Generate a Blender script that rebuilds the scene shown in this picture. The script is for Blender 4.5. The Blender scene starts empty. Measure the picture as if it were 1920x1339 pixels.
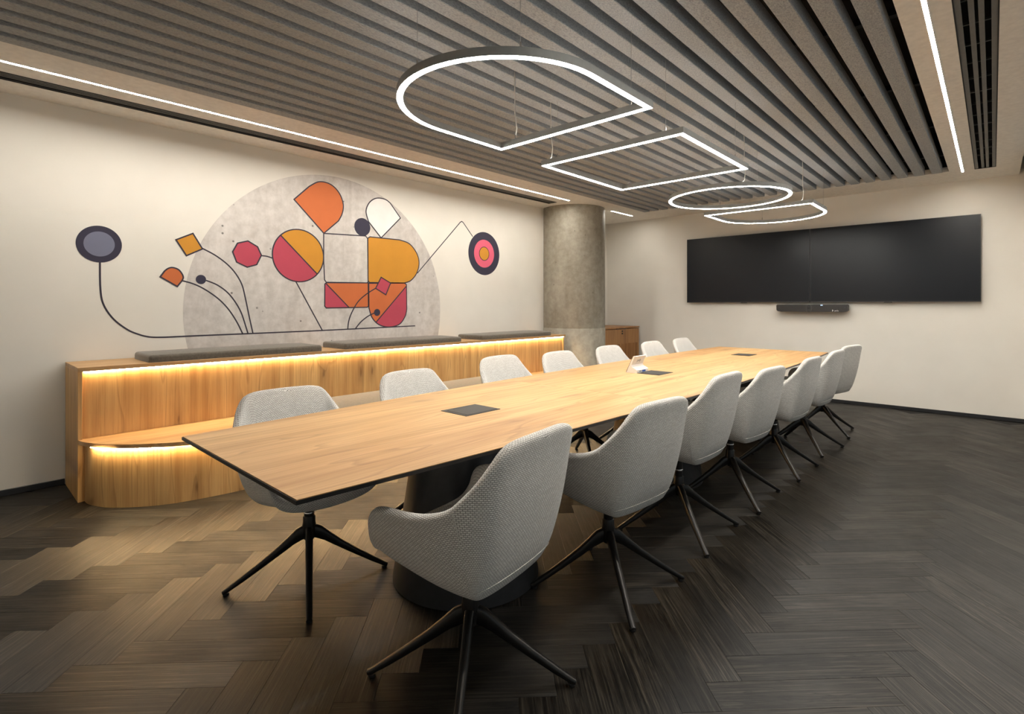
import bpy, bmesh, math, random
from mathutils import Vector, Matrix
random.seed(7)
scene = bpy.context.scene
C = scene.collection
PI = math.pi

# ------------------------------------------------------------------ camera, world, exposure
FPX, YAW, HORIZON, CAM_H = 977.978, 0.745096, 572.04, 1.22
cam_data = bpy.data.cameras.new('camera')
cam_data.sensor_fit = 'HORIZONTAL'
cam_data.sensor_width = 36.0
cam_data.lens = FPX / 1920.0 * 36.0
cam_data.shift_y = (HORIZON - 669.5) / 1920.0
cam_data.clip_start = 0.02
cam = bpy.data.objects.new('camera', cam_data)
C.objects.link(cam)
cam.location = (0, 0, CAM_H)
cam.rotation_euler = (PI / 2, 0, YAW)
scene.camera = cam

world = bpy.data.worlds.new('world')
scene.world = world
world.use_nodes = True
bg = world.node_tree.nodes['Background']
bg.inputs[0].default_value = (0.93, 0.965, 1.0, 1)      # overcast daylight behind the side windows
bg.inputs[1].default_value = 0.5

vs = scene.view_settings
vs.view_transform = 'Standard'
vs.look = 'None'
vs.gamma = 1.0
vs.use_curve_mapping = False
vs.exposure = 0.05
scene.cycles.diffuse_bounces = 6
scene.cycles.max_bounces = 14
LED_PENDANT, ADDED_FILL_UP, LED_CEILING, LED_BENCH = 82.0, 13.0, 162.0, 118.0     # emission strengths of the room's own lamps and of an added upward fill

# ------------------------------------------------------------------ key dimensions (metres)
ZC = 2.58            # ceiling soffit
XL = -4.65           # left wall
YF = 7.56            # far wall
YN = -1.3            # wall behind the viewer
XR = 0.24            # right wall pier
BX0, BX1, BY1 = -3.76, -0.33, 6.93      # opening in the ceiling that holds the baffles

# ------------------------------------------------------------------ mesh helpers
def obj(name, bm, mat=None, parent=None, smooth=False):
    me = bpy.data.meshes.new(name)
    bmesh.ops.recalc_face_normals(bm, faces=bm.faces)
    bm.to_mesh(me); bm.free()
    if mat: me.materials.append(mat)
    if smooth:
        me.polygons.foreach_set('use_smooth', [True] * len(me.polygons))
    o = bpy.data.objects.new(name, me)
    C.objects.link(o)
    if parent: o.parent = parent
    return o

def tag(o, label, cat, group=None):
    o['label'] = label; o['category'] = cat
    if group: o['group'] = group
    return o

def thing(name, label, cat, loc=(0, 0, 0), rz=0.0, group=None):
    o = bpy.data.objects.new(name, None)
    o.empty_display_size = 0.1
    C.objects.link(o)
    o.location = loc; o.rotation_euler = (0, 0, rz)
    return tag(o, label, cat, group)

def struct(o, label=None):
    o['kind'] = 'structure'
    if label: o['label'] = label
    return o

def part(o, x, y, z, parent):
    """parent keeps a world offset: mesh coordinates are relative to the parent's base"""
    o.parent = parent
    return o

def B():
    return bmesh.new()

def box(bm, x0, x1, y0, y1, z0, z1, bevel=0.0, seg=2):
    r = bmesh.ops.create_cube(bm, size=1.0)
    for v in r['verts']:
        v.co = Vector(((v.co.x + .5) * (x1 - x0) + x0, (v.co.y + .5) * (y1 - y0) + y0, (v.co.z + .5) * (z1 - z0) + z0))
    if bevel > 0:
        es = list({e for v in r['verts'] for e in v.link_edges})
        bmesh.ops.bevel(bm, geom=es, offset=bevel, segments=seg, profile=0.5, affect='EDGES')
    return bm

def prism(bm, pts, z0, z1, axes='xyz', bevel=0.0):
    """extrude a polygon; axes says which world axes the 2-D point and the extrusion use"""
    ix = {'x': 0, 'y': 1, 'z': 2}
    a, b, c = (ix[k] for k in axes)
    lo, hi = [], []
    for p in pts:
        for lst, h in ((lo, z0), (hi, z1)):
            co = [0, 0, 0]; co[a] = p[0]; co[b] = p[1]; co[c] = h
            lst.append(bm.verts.new(co))
    n = len(pts)
    bm.faces.new(lo[::-1]); bm.faces.new(hi)
    for i in range(n):
        bm.faces.new((lo[i], lo[(i + 1) % n], hi[(i + 1) % n], hi[i]))
    return bm

def tube(bm, pts, r, seg=8, cap=True):
    pts = [Vector(p) for p in pts]
    rs = r if isinstance(r, (list, tuple)) else [r] * len(pts)
    rings = []
    up = None
    for i, p in enumerate(pts):
        d = (pts[min(i + 1, len(pts) - 1)] - pts[max(i - 1, 0)]).normalized()
        if up is None:
            up = Vector((0, 0, 1)) if abs(d.z) < .9 else Vector((1, 0, 0))
        s = d.cross(up).normalized(); up = s.cross(d).normalized()
        rings.append([bm.verts.new(p + (s * math.cos(2 * PI * k / seg) + up * math.sin(2 * PI * k / seg)) * rs[i]) for k in range(seg)])
    for a, b in zip(rings, rings[1:]):
        for k in range(seg):
            bm.faces.new((a[k], a[(k + 1) % seg], b[(k + 1) % seg], b[k]))
    if cap:
        bm.faces.new(rings[0][::-1]); bm.faces.new(rings[-1])
    return bm

def lathe(bm, prof, seg=40, cx=0, cy=0):
    rings = [[bm.verts.new((cx + r * math.cos(2 * PI * k / seg), cy + r * math.sin(2 * PI * k / seg), z)) for k in range(seg)] for r, z in prof]
    for a, b in zip(rings, rings[1:]):
        for k in range(seg):
            bm.faces.new((a[k], a[(k + 1) % seg], b[(k + 1) % seg], b[k]))
    bm.faces.new(rings[0][::-1]); bm.faces.new(rings[-1])
    return bm

def sweep(bm, path, sec, closed=True):
    """sweep a cross-section (list of (n, z) offsets) along a planar path of (x, y), z added; mitred corners"""
    n = len(path); rings = []
    for i, p in enumerate(path):
        if closed:
            a, b = path[i - 1], path[(i + 1) % n]
        else:
            a, b = path[max(i - 1, 0)], path[min(i + 1, n - 1)]
        p = Vector(p)
        d1 = (p - Vector(a)); d2 = (Vector(b) - p)
        if d1.length < 1e-9: d1 = d2
        if d2.length < 1e-9: d2 = d1
        d1.normalize(); d2.normalize()
        n1 = Vector((-d1.y, d1.x)); n2 = Vector((-d2.y, d2.x))
        m = (n1 + n2).normalized(); m = m / max(.3, m.dot(n1))
        rings.append([bm.verts.new((p.x + m.x * o, p.y + m.y * o, z)) for o, z in sec])
    k = len(sec)
    rng = range(n) if closed else range(n - 1)
    for i in rng:
        a, b = rings[i], rings[(i + 1) % n]
        for j in range(k):
            bm.faces.new((a[j], a[(j + 1) % k], b[(j + 1) % k], b[j]))
    if not closed:
        bm.faces.new(rings[0][::-1]); bm.faces.new(rings[-1])
    return bm

def shade_auto(o, angle=40):
    me = o.data
    me.polygons.foreach_set('use_smooth', [True] * len(me.polygons))
    b = bmesh.new(); b.from_mesh(me)
    for e in b.edges:
        if len(e.link_faces) == 2 and e.calc_face_angle(0) > math.radians(angle):
            e.smooth = False
    b.to_mesh(me); b.free()
    return o

# ------------------------------------------------------------------ node helpers
def new_mat(name):
    m = bpy.data.materials.new(name); m.use_nodes = True
    nt = m.node_tree
    return m, nt, nt.nodes['Principled BSDF']

def nd(nt, typ, **kw):
    n = nt.nodes.new(typ)
    for k, v in kw.items():
        if k in n.inputs: n.inputs[k].default_value = v
        else: setattr(n, k, v)
    return n

def ramp(nt, fac, stops, interp='LINEAR'):
    r = nt.nodes.new('ShaderNodeValToRGB'); r.color_ramp.interpolation = interp
    el = r.color_ramp.elements
    while len(el) < len(stops): el.new(0.5)
    for e, (p, c) in zip(el, stops):
        e.position = p; e.color = (*c, 1) if len(c) == 3 else c
    nt.links.new(fac, r.inputs[0])
    return r.outputs[0]

def mix(nt, fac, a, b, mode='MIX'):
    m = nt.nodes.new('ShaderNodeMix'); m.data_type = 'RGBA'; m.blend_type = mode
    for sock, v in ((m.inputs[0], fac), (m.inputs[6], a), (m.inputs[7], b)):
        if hasattr(v, 'is_linked'): nt.links.new(v, sock)
        else: sock.default_value = v if not isinstance(v, tuple) else ((*v, 1) if len(v) == 3 else v)
    return m.outputs[2]

def math_(nt, op, a, b=None):
    m = nt.nodes.new('ShaderNodeMath'); m.operation = op
    for i, v in enumerate((a, b)):
        if v is None: continue
        if hasattr(v, 'is_linked'): nt.links.new(v, m.inputs[i])
        else: m.inputs[i].default_value = v
    return m.outputs[0]

def coords(nt, scale=(1, 1, 1), src='Object', rnd=0.0):
    tc = nt.nodes.new('ShaderNodeTexCoord')
    out = tc.outputs[src]
    if rnd:
        oi = nt.nodes.new('ShaderNodeObjectInfo')
        ge = nt.nodes.new('ShaderNodeNewGeometry')
        s = math_(nt, 'ADD', oi.outputs['Random'], ge.outputs['Random Per Island'])
        s = math_(nt, 'MULTIPLY', s, rnd)
        va = nt.nodes.new('ShaderNodeVectorMath'); va.operation = 'ADD'
        cb = nt.nodes.new('ShaderNodeCombineXYZ')
        nt.links.new(s, cb.inputs[0]); nt.links.new(math_(nt, 'MULTIPLY', s, 1.7), cb.inputs[1]); nt.links.new(math_(nt, 'MULTIPLY', s, 2.3), cb.inputs[2])
        nt.links.new(out, va.inputs[0]); nt.links.new(cb.outputs[0], va.inputs[1])
        out = va.outputs[0]
    mp = nt.nodes.new('ShaderNodeMapping'); mp.inputs['Scale'].default_value = scale
    nt.links.new(out, mp.inputs[0])
    return mp.outputs[0]

def noise(nt, vec, scale, detail=4, rough=.5, dist=0.0):
    n = nt.nodes.new('ShaderNodeTexNoise')
    n.inputs['Scale'].default_value = scale; n.inputs['Detail'].default_value = detail
    n.inputs['Roughness'].default_value = rough; n.inputs['Distortion'].default_value = dist
    nt.links.new(vec, n.inputs['Vector'])
    return n.outputs['Fac']

def bump(nt, bsdf, h, strength=.3, dist=.002):
    b = nt.nodes.new('ShaderNodeBump'); b.inputs['Strength'].default_value = strength; b.inputs['Distance'].default_value = dist
    nt.links.new(h, b.inputs['Height']); nt.links.new(b.outputs[0], bsdf.inputs['Normal'])

def flat(name, col, rough=.5, metal=0.0, spec=None, n_amt=0.06, n_scale=30):
    m, nt, b = new_mat(name)
    f = noise(nt, coords(nt), n_scale, 5)
    dk = tuple(c * (1 - n_amt) for c in col); lt = tuple(min(1, c * (1 + n_amt)) for c in col)
    nt.links.new(ramp(nt, f, [(.3, dk), (.7, lt)]), b.inputs['Base Color'])
    b.inputs['Roughness'].default_value = rough; b.inputs['Metallic'].default_value = metal
    if spec is not None: b.inputs['Specular IOR Level'].default_value = spec
    return m

def emit(name, col, strength):
    m = bpy.data.materials.new(name); m.use_nodes = True
    nt = m.node_tree; nt.nodes.clear()
    e = nt.nodes.new('ShaderNodeEmission'); o = nt.nodes.new('ShaderNodeOutputMaterial')
    e.inputs[0].default_value = (*col, 1); e.inputs[1].default_value = strength
    nt.links.new(e.outputs[0], o.inputs[0])
    return m

def wood(name, light, mid, dark, grain='y', rough=.42, knots=.5, rnd=3.0, bands=9.0):
    m, nt, b = new_mat(name)
    def sc(al, ac):
        return tuple(al if 'xyz'[i] == grain else ac for i in range(3))
    v1 = coords(nt, sc(.30, 2.6), rnd=rnd)
    n1 = noise(nt, v1, 1.1, 3, .5, .35)
    rings = math_(nt, 'FRACT', math_(nt, 'MULTIPLY', n1, bands))
    c1 = ramp(nt, rings, [(0, light), (.45, mid), (.85, light), (.97, tuple((a + c) / 2 for a, c in zip(mid, dark))), (1, light)])
    v2 = coords(nt, sc(.9, 60), rnd=rnd)
    n2 = noise(nt, v2, 1.6, 6, .62)
    c2 = mix(nt, .55, c1, ramp(nt, n2, [(.28, mid), (.5, light), (.75, light)]))
    fine = ramp(nt, noise(nt, coords(nt, sc(2.2, 150), rnd=rnd), 1.5, 4, .65), [(.33, (.64, .56, .47)), (.5, (1, 1, 1))])
    c3 = mix(nt, .55, c2, fine, 'MULTIPLY')
    big = noise(nt, coords(nt, sc(.12, 1.6), rnd=rnd), 2.2, 2)
    c3 = mix(nt, ramp(nt, big, [(.40, (.0,) * 3), (.65, (.6,) * 3)]), c3, mix(nt, .5, c3, mid, 'MULTIPLY'))
    st = noise(nt, coords(nt, sc(.35, 13), rnd=rnd), 1.3, 3, .55, .3)
    c3 = mix(nt, .85, c3, ramp(nt, st, [(.30, (.74, .65, .55)), (.55, (1, 1, 1)), (.7, (1, 1, 1))]), 'MULTIPLY')
    if knots:
        vo = nt.nodes.new('ShaderNodeTexVoronoi'); vo.voronoi_dimensions = '2D'; vo.inputs['Scale'].default_value = 1.0
        se = nt.nodes.new('ShaderNodeSeparateXYZ'); cm = nt.nodes.new('ShaderNodeCombineXYZ')
        nt.links.new(coords(nt, sc(1.5, 5.0), rnd=rnd), se.inputs[0])
        ia, ic = ('Y', 'X') if grain == 'y' else ('Z', 'Y')
        nt.links.new(se.outputs[ic], cm.inputs[0]); nt.links.new(se.outputs[ia], cm.inputs[1])
        vk = cm.outputs[0]
        wob = nt.nodes.new('ShaderNodeVectorMath'); wob.operation = 'ADD'
        nz = nt.nodes.new('ShaderNodeTexNoise'); nz.inputs['Scale'].default_value = 2.5
        nt.links.new(vk, nz.inputs['Vector'])
        nt.links.new(vk, wob.inputs[0])
        sca = nt.nodes.new('ShaderNodeVectorMath'); sca.operation = 'SCALE'; sca.inputs['Scale'].default_value = .30
        nt.links.new(nz.outputs['Color'], sca.inputs[0]); nt.links.new(sca.outputs[0], wob.inputs[1])
        nt.links.new(wob.outputs[0], vo.inputs['Vector'])
        gate = ramp(nt, vo.outputs['Color'], [(.53, (0, 0, 0)), (.57, (1, 1, 1))])
        k = ramp(nt, vo.outputs['Distance'], [(.02, (knots,) * 3), (.07, (knots * .5,) * 3), (.20, (knots * .18,) * 3), (.34, (0, 0, 0))])
        kf = mix(nt, 1.0, k, gate, 'MULTIPLY')
        c3 = mix(nt, kf, c3, dark)
    nt.links.new(c3, b.inputs['Base Color'])
    b.inputs['Roughness'].default_value = rough
    bump(nt, b, n2, .12, .001)
    return m

# ------------------------------------------------------------------ materials
M = {}
def mk_wall():
    m, nt, b = new_mat('wall_paint')
    f = noise(nt, coords(nt), 3.0, 3)
    nt.links.new(ramp(nt, f, [(.3, (.735, .71, .655)), (.7, (.77, .745, .69))]), b.inputs['Base Color'])
    b.inputs['Roughness'].default_value = .75
    bump(nt, b, noise(nt, coords(nt), 220, 3), .06, .001)
    return m
M['wall'] = mk_wall()
M['soffit'] = flat('soffit_paint', (.82, .795, .745), .8)
M['black'] = flat('black_paint', (.012, .012, .013), .55)
M['void'] = flat('ceiling_void_paint', (.02, .021, .022), .9)
M['base_trim'] = flat('black_skirting', (.018, .019, .022), .4)
M['metal_black'] = flat('black_powder_coat', (.014, .013, .0125), .33, .35, n_amt=.15, n_scale=60)
M['drum'] = flat('anthracite_steel', (.045, .046, .05), .34, .4, n_amt=.1)
M['lid'] = flat('dark_anodised_lid', (.032, .029, .026), .55, .1)
M['chrome'] = flat('chrome', (.72, .72, .72), .15, 1.0)
M['alu'] = flat('grey_aluminium', (.20, .21, .21), .45, .55)
M['pend_frame'] = flat('grey_lacquered_profile', (.30, .31, .305), .5, .2)
M['wire'] = flat('steel_wire', (.42, .42, .42), .4, .6)
M['cord'] = flat('clear_flex', (.62, .60, .56), .4)
M['vent_slat'] = flat('vent_grey', (.13, .134, .13), .6)
M['plastic_white'] = flat('white_plastic', (.78, .72, .66), .4)
M['plastic_black'] = flat('black_plastic', (.018, .018, .019), .42)
M['led_pendant'] = emit('pendant_led', (1.0, .96, .88), LED_PENDANT)
M['added_fill_up'] = emit('added_upward_fill', (1.0, .96, .88), ADDED_FILL_UP)  # added upward glow to brighten baffles and soffit
M['led_ceiling'] = emit('ceiling_led', (1.0, .93, .825), LED_CEILING)
M['led_ceiling_side'] = emit('side_ceiling_led', (1.0, .93, .825), LED_CEILING * 1.35)
M['led_bench'] = emit('bench_led', (1.0, .73, .38), LED_BENCH)
M['table_wood'] = wood('table_oak', (.74, .475, .215), (.55, .315, .12), (.20, .085, .028), 'y', .40, .55)
M['bench_wood_v'] = wood('bench_oak_vertical', (.72, .47, .20), (.56, .325, .12), (.14, .06, .02), 'z', .42, .75)
M['bench_wood_h'] = wood('bench_oak_top', (.60, .385, .18), (.50, .29, .115), (.2, .09, .03), 'y', .42, .35)
M['cab_wood'] = wood('cabinet_oak', (.43, .215, .075), (.33, .15, .05), (.1, .04, .015), 'z', .45, .4)

def mk_felt():
    m, nt, b = new_mat('grey_felt')
    v = coords(nt, (1, .35, 1), rnd=2)
    f = noise(nt, v, 210, 5, .7)
    g = noise(nt, coords(nt, rnd=2), 6, 3)
    c = ramp(nt, f, [(.25, (.165, .178, .192)), (.5, (.36, .382, .405)), (.8, (.56, .585, .61))])
    c = mix(nt, ramp(nt, g, [(.3, (0, 0, 0)), (.8, (.3,) * 3)]), c, (.31, .33, .35))
    nt.links.new(c, b.inputs['Base Color']); b.inputs['Roughness'].default_value = .95
    b.inputs['Specular IOR Level'].default_value = .1
    bump(nt, b, f, .5, .002)
    return m
M['felt'] = mk_felt()

def mk_fabric(name, lights, dark, bw=.0105, bh=.0058):
    m, nt, b = new_mat(name)
    uv = coords(nt, (1, 1, 1), 'UV')
    br = nt.nodes.new('ShaderNodeTexBrick')
    nt.links.new(uv, br.inputs['Vector'])
    br.inputs['Scale'].default_value = 1.0
    br.inputs['Brick Width'].default_value = bw; br.inputs['Row Height'].default_value = bh
    br.inputs['Mortar Size'].default_value = .0011; br.inputs['Mortar Smooth'].default_value = .7
    br.inputs['Color1'].default_value = (*lights[0], 1); br.inputs['Color2'].default_value = (*lights[1], 1); br.inputs['Mortar'].default_value = (*dark, 1)
    n = noise(nt, coords(nt, (1, 1, 1), 'UV'), 330, 3, .6)
    c = mix(nt, .8, br.outputs['Color'], ramp(nt, n, [(.3, (.66, .655, .65)), (.55, (1, 1, 1))]), 'MULTIPLY')
    n2 = noise(nt, coords(nt, (1, 6, 1), 'UV'), 9, 4)
    c = mix(nt, .5, c, ramp(nt, n2, [(.3, (.86, .86, .86)), (.7, (1, 1, 1))]), 'MULTIPLY')
    nt.links.new(c, b.inputs['Base Color'])
    b.inputs['Roughness'].default_value = .92; b.inputs['Specular IOR Level'].default_value = .15
    b.inputs['Sheen Weight'].default_value = .15
    bump(nt, b, br.outputs['Fac'], -.5, .0015)
    return m
M['fabric'] = mk_fabric('light_grey_tweed', ((.95, .925, .885), (.80, .775, .735)), (.22, .212, .2))

def mk_cushion():
    m, nt, b = new_mat('grey_velour')
    v = coords(nt, (1, 1, 1), rnd=3)
    f = noise(nt, v, 55, 5, .65); g = noise(nt, v, 420, 3, .6)
    c = ramp(nt, f, [(.3, (.078, .065, .049)), (.7, (.135, .115, .09))])
    c = mix(nt, .5, c, ramp(nt, g, [(.35, (.7,) * 3), (.6, (1.0,) * 3)]), 'MULTIPLY')
    nt.links.new(c, b.inputs['Base Color']); b.inputs['Roughness'].default_value = .95
    b.inputs['Sheen Weight'].default_value = .3
    bump(nt, b, g, .3, .001)
    return m
M['cushion'] = mk_cushion()

def mk_concrete(name, lo, mid, hi, pit=.45, scale=1.0):
    m, nt, b = new_mat(name)
    v = coords(nt, (scale,) * 3)
    vv = coords(nt, (scale * 2.2, scale * 2.2, scale * .7))
    n1 = noise(nt, vv, 1.6, 8, .62, .4)
    n2 = noise(nt, v, 14, 6, .65)
    c = ramp(nt, n1, [(.3, lo), (.52, mid), (.72, hi)])
    c = mix(nt, .45, c, ramp(nt, n2, [(.3, lo), (.65, hi)]))
    vo = nt.nodes.new('ShaderNodeTexVoronoi'); vo.inputs['Scale'].default_value = 9.0
    nt.links.new(v, vo.inputs['Vector'])
    gate = ramp(nt, vo.outputs['Color'], [(.5, (0, 0, 0)), (.6, (1, 1, 1))])
    pits = mix(nt, 1.0, ramp(nt, vo.outputs['Distance'], [(.055, (pit,) * 3), (.10, (0, 0, 0))]), gate, 'MULTIPLY')
    c = mix(nt, pits, c, tuple(x * .3 for x in lo))
    st = noise(nt, coords(nt, (scale * 7, scale * 7, scale * .5)), 1.5, 4, .6)
    c = mix(nt, ramp(nt, st, [(.58, (0, 0, 0)), (.72, (.35,) * 3)]), c, lo)
    nt.links.new(c, b.inputs['Base Color']); b.inputs['Roughness'].default_value = .62
    bump(nt, b, n2, .25, .004)
    return m
M['concrete'] = mk_concrete('cast_concrete', (.20, .18, .14), (.32, .295, .24), (.44, .41, .345), .5)
M['print_concrete'] = mk_concrete('printed_concrete', (.40, .37, .345), (.57, .54, .515), (.70, .67, .645), .9)

def mk_floor():
    m, nt, b = new_mat('dark_oak_plank')
    oi = nt.nodes.new('ShaderNodeObjectInfo'); ge = nt.nodes.new('ShaderNodeNewGeometry')
    r = math_(nt, 'FRACT', math_(nt, 'ADD', math_(nt, 'MULTIPLY', oi.outputs['Random'], 3.31), math_(nt, 'MULTIPLY', ge.outputs['Random Per Island'], 1.0)))
    v1 = coords(nt, (1.1, 15, 1), 'UV', rnd=9)
    n1 = noise(nt, v1, 1.5, 4, .6, .7)
    rings = math_(nt, 'FRACT', math_(nt, 'MULTIPLY', n1, 6.0))
    vein = ramp(nt, rings, [(0, (0, 0, 0)), (.10, (.55,) * 3), (.25, (1, 1, 1)), (.86, (.9,) * 3), (1, (0, 0, 0))])
    v2 = coords(nt, (2.4, 105, 1), 'UV', rnd=9)
    n2 = noise(nt, v2, 1.4, 6, .72)
    c2 = ramp(nt, n2, [(.38, (.0016, .0014, .0012)), (.47, (.011, .0094, .0076)), (.55, (.026, .0222, .0177)), (.68, (.072, .062, .049))])
    amt = ramp(nt, r, [(.2, (.35,) * 3), (.85, (.95,) * 3)])
    c = mix(nt, amt, c2, mix(nt, 1.0, c2, vein, 'MULTIPLY'))
    tone = ramp(nt, math_(nt, 'FRACT', math_(nt, 'MULTIPLY', r, 7.3)), [(0, (.6,) * 3), (1, (1.45, 1.43, 1.4))])
    c = mix(nt, 1.0, c, tone, 'MULTIPLY')
    scuff = noise(nt, coords(nt, (1, 1, 1), 'UV', rnd=9), 2.3, 4, .6)
    c = mix(nt, ramp(nt, scuff, [(.5, (0, 0, 0)), (.75, (.30,) * 3)]), c, (.06, .053, .044))
    nt.links.new(c, b.inputs['Base Color'])
    dirt = noise(nt, coords(nt, (1, 1, 1), 'UV', rnd=5), 3, 5, .6)
    nt.links.new(ramp(nt, dirt, [(.3, (.38,) * 3), (.7, (.54,) * 3)]), b.inputs['Roughness'])
    b.inputs['Anisotropic'].default_value = .7
    b.inputs['Anisotropic Rotation'].default_value = .25
    b.inputs['Specular IOR Level'].default_value = .33
    tg = nt.nodes.new('ShaderNodeTangent'); tg.direction_type = 'UV_MAP'; tg.uv_map = 'UVMap'
    nt.links.new(tg.outputs[0], b.inputs['Tangent'])
    bump(nt, b, n2, .55, .0014)
    return m
M['floor'] = mk_floor()
M['subfloor'] = flat('subfloor', (.012, .011, .010), .9)

def mk_screen():
    m, nt, b = new_mat('switched_off_screen')
    f = noise(nt, coords(nt), 2, 2)
    nt.links.new(ramp(nt, f, [(.2, (.009, .0115, .016)), (.8, (.0095, .012, .0165))]), b.inputs['Base Color'])
    b.inputs['Roughness'].default_value = .3; b.inputs['Specular IOR Level'].default_value = .25
    return m
M['screen'] = mk_screen()
def mk_glass():
    m = bpy.data.materials.new('clear_window_glass'); m.use_nodes = True
    nt = m.node_tree; nt.nodes.clear()
    t = nt.nodes.new('ShaderNodeBsdfTransparent'); t.inputs[0].default_value = (.93, .96, .95, 1)
    g = nt.nodes.new('ShaderNodeBsdfGlossy'); g.inputs['Roughness'].default_value = .02
    mx = nt.nodes.new('ShaderNodeMixShader'); o = nt.nodes.new('ShaderNodeOutputMaterial')
    mx.inputs[0].default_value = .06; nt.links.new(t.outputs[0], mx.inputs[1]); nt.links.new(g.outputs[0], mx.inputs[2]); nt.links.new(mx.outputs[0], o.inputs[0])
    return m
M['glass'] = mk_glass()
def ink(name, col): return flat(name, col, .75, n_amt=.03, n_scale=8)
M['navy'] = ink('ink_navy', (.026, .024, .05)); M['slate'] = ink('ink_slate', (.16, .17, .25))
M['amber'] = ink('ink_amber', (.57, .255, .02)); M['orange'] = ink('ink_orange', (.56, .145, .04))
M['pink'] = ink('ink_crimson', (.46, .055, .095)); M['rose'] = ink('ink_rose', (.72, .12, .2))
M['white_ink'] = ink('ink_white', (.80, .79, .78)); M['line'] = ink('ink_line', (.032, .027, .045))
M['blue_ink'] = ink('ink_blue', (.05, .12, .42)); M['grey_ink'] = ink('ink_grey', (.2, .2, .2))
MC = {
    'disc': (2.541, 1.165, 1.289),
    'eo': (0.733, 1.651, 0.13),
    'ei': (0.733, 1.652, 0.088),
    'dotA': (1.377, 1.424, 0.037),
    'half': (2.176, 1.67, 0.238),
    'dotB': (2.827, 2.002, 0.09),
    'dotC': (2.996, 1.144, 0.036),
    't1': (4.532, 1.859, 0.267),
    't2': (4.53, 1.858, 0.173),
    't3': (4.529, 1.858, 0.083),
}
MS = {
    'stem_e': [(0.736, 1.523), (0.739, 1.333), (0.757, 1.222), (0.814, 1.119), (0.899, 1.038), (0.968, 1.001), (1.013, 0.985), (1.058, 0.977), (1.132, 0.974), (1.347, 0.976), (1.773, 0.977), (2.275, 0.979), (2.666, 0.983), (3.477, 0.992)],
    'diamondA': [(1.204, 1.725), (1.32, 1.786), (1.388, 1.669), (1.275, 1.607)],
    'orangeA': [(1.1, 1.434), (1.128, 1.479), (1.151, 1.5), (1.18, 1.509), (1.218, 1.497), (1.242, 1.468), (1.253, 1.435), (1.242, 1.406), (1.213, 1.364)],
    'stY': [(1.388, 1.673), (1.482, 1.624), (1.569, 1.559), (1.635, 1.485), (1.686, 1.391), (1.715, 1.271), (1.744, 1.124), (1.775, 0.977)],
    'stO': [(1.247, 1.41), (1.327, 1.386), (1.409, 1.343), (1.504, 1.271), (1.58, 1.186), (1.646, 1.078), (1.692, 0.978)],
    'stD': [(1.414, 1.418), (1.493, 1.385), (1.569, 1.328), (1.629, 1.252), (1.68, 1.156), (1.72, 1.028), (1.735, 0.976)],
    'oct': [(1.613, 1.663), (1.651, 1.738), (1.734, 1.764), (1.813, 1.721), (1.845, 1.65), (1.806, 1.567), (1.728, 1.541), (1.644, 1.579)],
    'stOct': [(1.845, 1.647), (1.892, 1.644), (1.942, 1.631)],
    'split': [(2.011, 1.839), (2.353, 1.508)],
    'stH': [(2.148, 1.433), (2.401, 0.983)],
    'tear': [(2.131, 2.176), (2.272, 2.316), (2.37, 2.377), (2.485, 2.372), (2.574, 2.304), (2.617, 2.199), (2.605, 2.107), (2.567, 2.033), (2.417, 1.898)],
    'white': [(3.044, 1.914), (2.897, 2.065), (2.868, 2.162), (2.897, 2.246), (2.956, 2.301), (3.023, 2.322), (3.101, 2.317), (3.154, 2.29), (3.283, 2.148)],
    'sq': [(2.416, 1.897), (2.865, 1.916), (2.886, 1.892), (2.892, 1.455), (2.881, 1.444), (2.442, 1.436), (2.424, 1.46), (2.416, 1.642)],
    'yd': [(2.889, 1.897), (2.914, 1.912), (3.271, 1.914), (3.401, 1.883), (3.496, 1.789), (3.529, 1.681), (3.496, 1.569), (3.419, 1.487), (3.335, 1.457), (2.906, 1.448), (2.892, 1.469)],
    'rect': [(2.427, 1.419), (2.442, 1.432), (2.892, 1.444), (2.896, 1.208), (2.881, 1.198), (2.442, 1.192), (2.426, 1.209)],
    'rsplit': [(2.437, 1.426), (2.681, 1.194)],
    'ld': [(2.899, 1.44), (3.335, 1.457), (3.361, 1.439), (3.365, 1.176), (3.344, 1.099), (3.271, 1.016), (3.145, 0.99), (3.023, 1.016), (2.939, 1.091), (2.901, 1.193)],
    'lsplit': [(3.359, 1.423), (2.986, 1.046)],
    'sd': [(3.044, 1.507), (3.159, 1.451), (3.101, 1.327), (2.979, 1.391)],
    'stS': [(2.979, 1.391), (2.873, 1.331), (2.776, 1.251), (2.705, 1.138), (2.674, 1.053), (2.666, 0.983)],
    'stB': [(2.961, 1.137), (2.889, 1.106), (2.808, 1.05), (2.747, 0.983)],
    'zig': [(3.506, 1.569), (4.135, 2.203), (4.158, 2.216), (4.181, 2.205), (4.337, 2.051)],
}

# ------------------------------------------------------------------ parenting helper: geometry is written in room coordinates
def wmat(o):
    m = Matrix.Translation(o.location) @ o.rotation_euler.to_matrix().to_4x4()
    return wmat(o.parent) @ m if o.parent else m

def part(parent, name, bm, mat, smooth=False, auto=None, label=None):
    bmesh.ops.transform(bm, matrix=wmat(parent).inverted(), verts=bm.verts)
    o = obj(name, bm, mat, parent, smooth)
    if auto: shade_auto(o, auto)
    if label: o['label'] = label
    return o

def planar_uv(o, fn):
    me = o.data
    uv = me.uv_layers.new(name='UVMap')
    for l in me.loops:
        uv.data[l.index].uv = fn(me.vertices[l.vertex_index].co)

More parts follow.
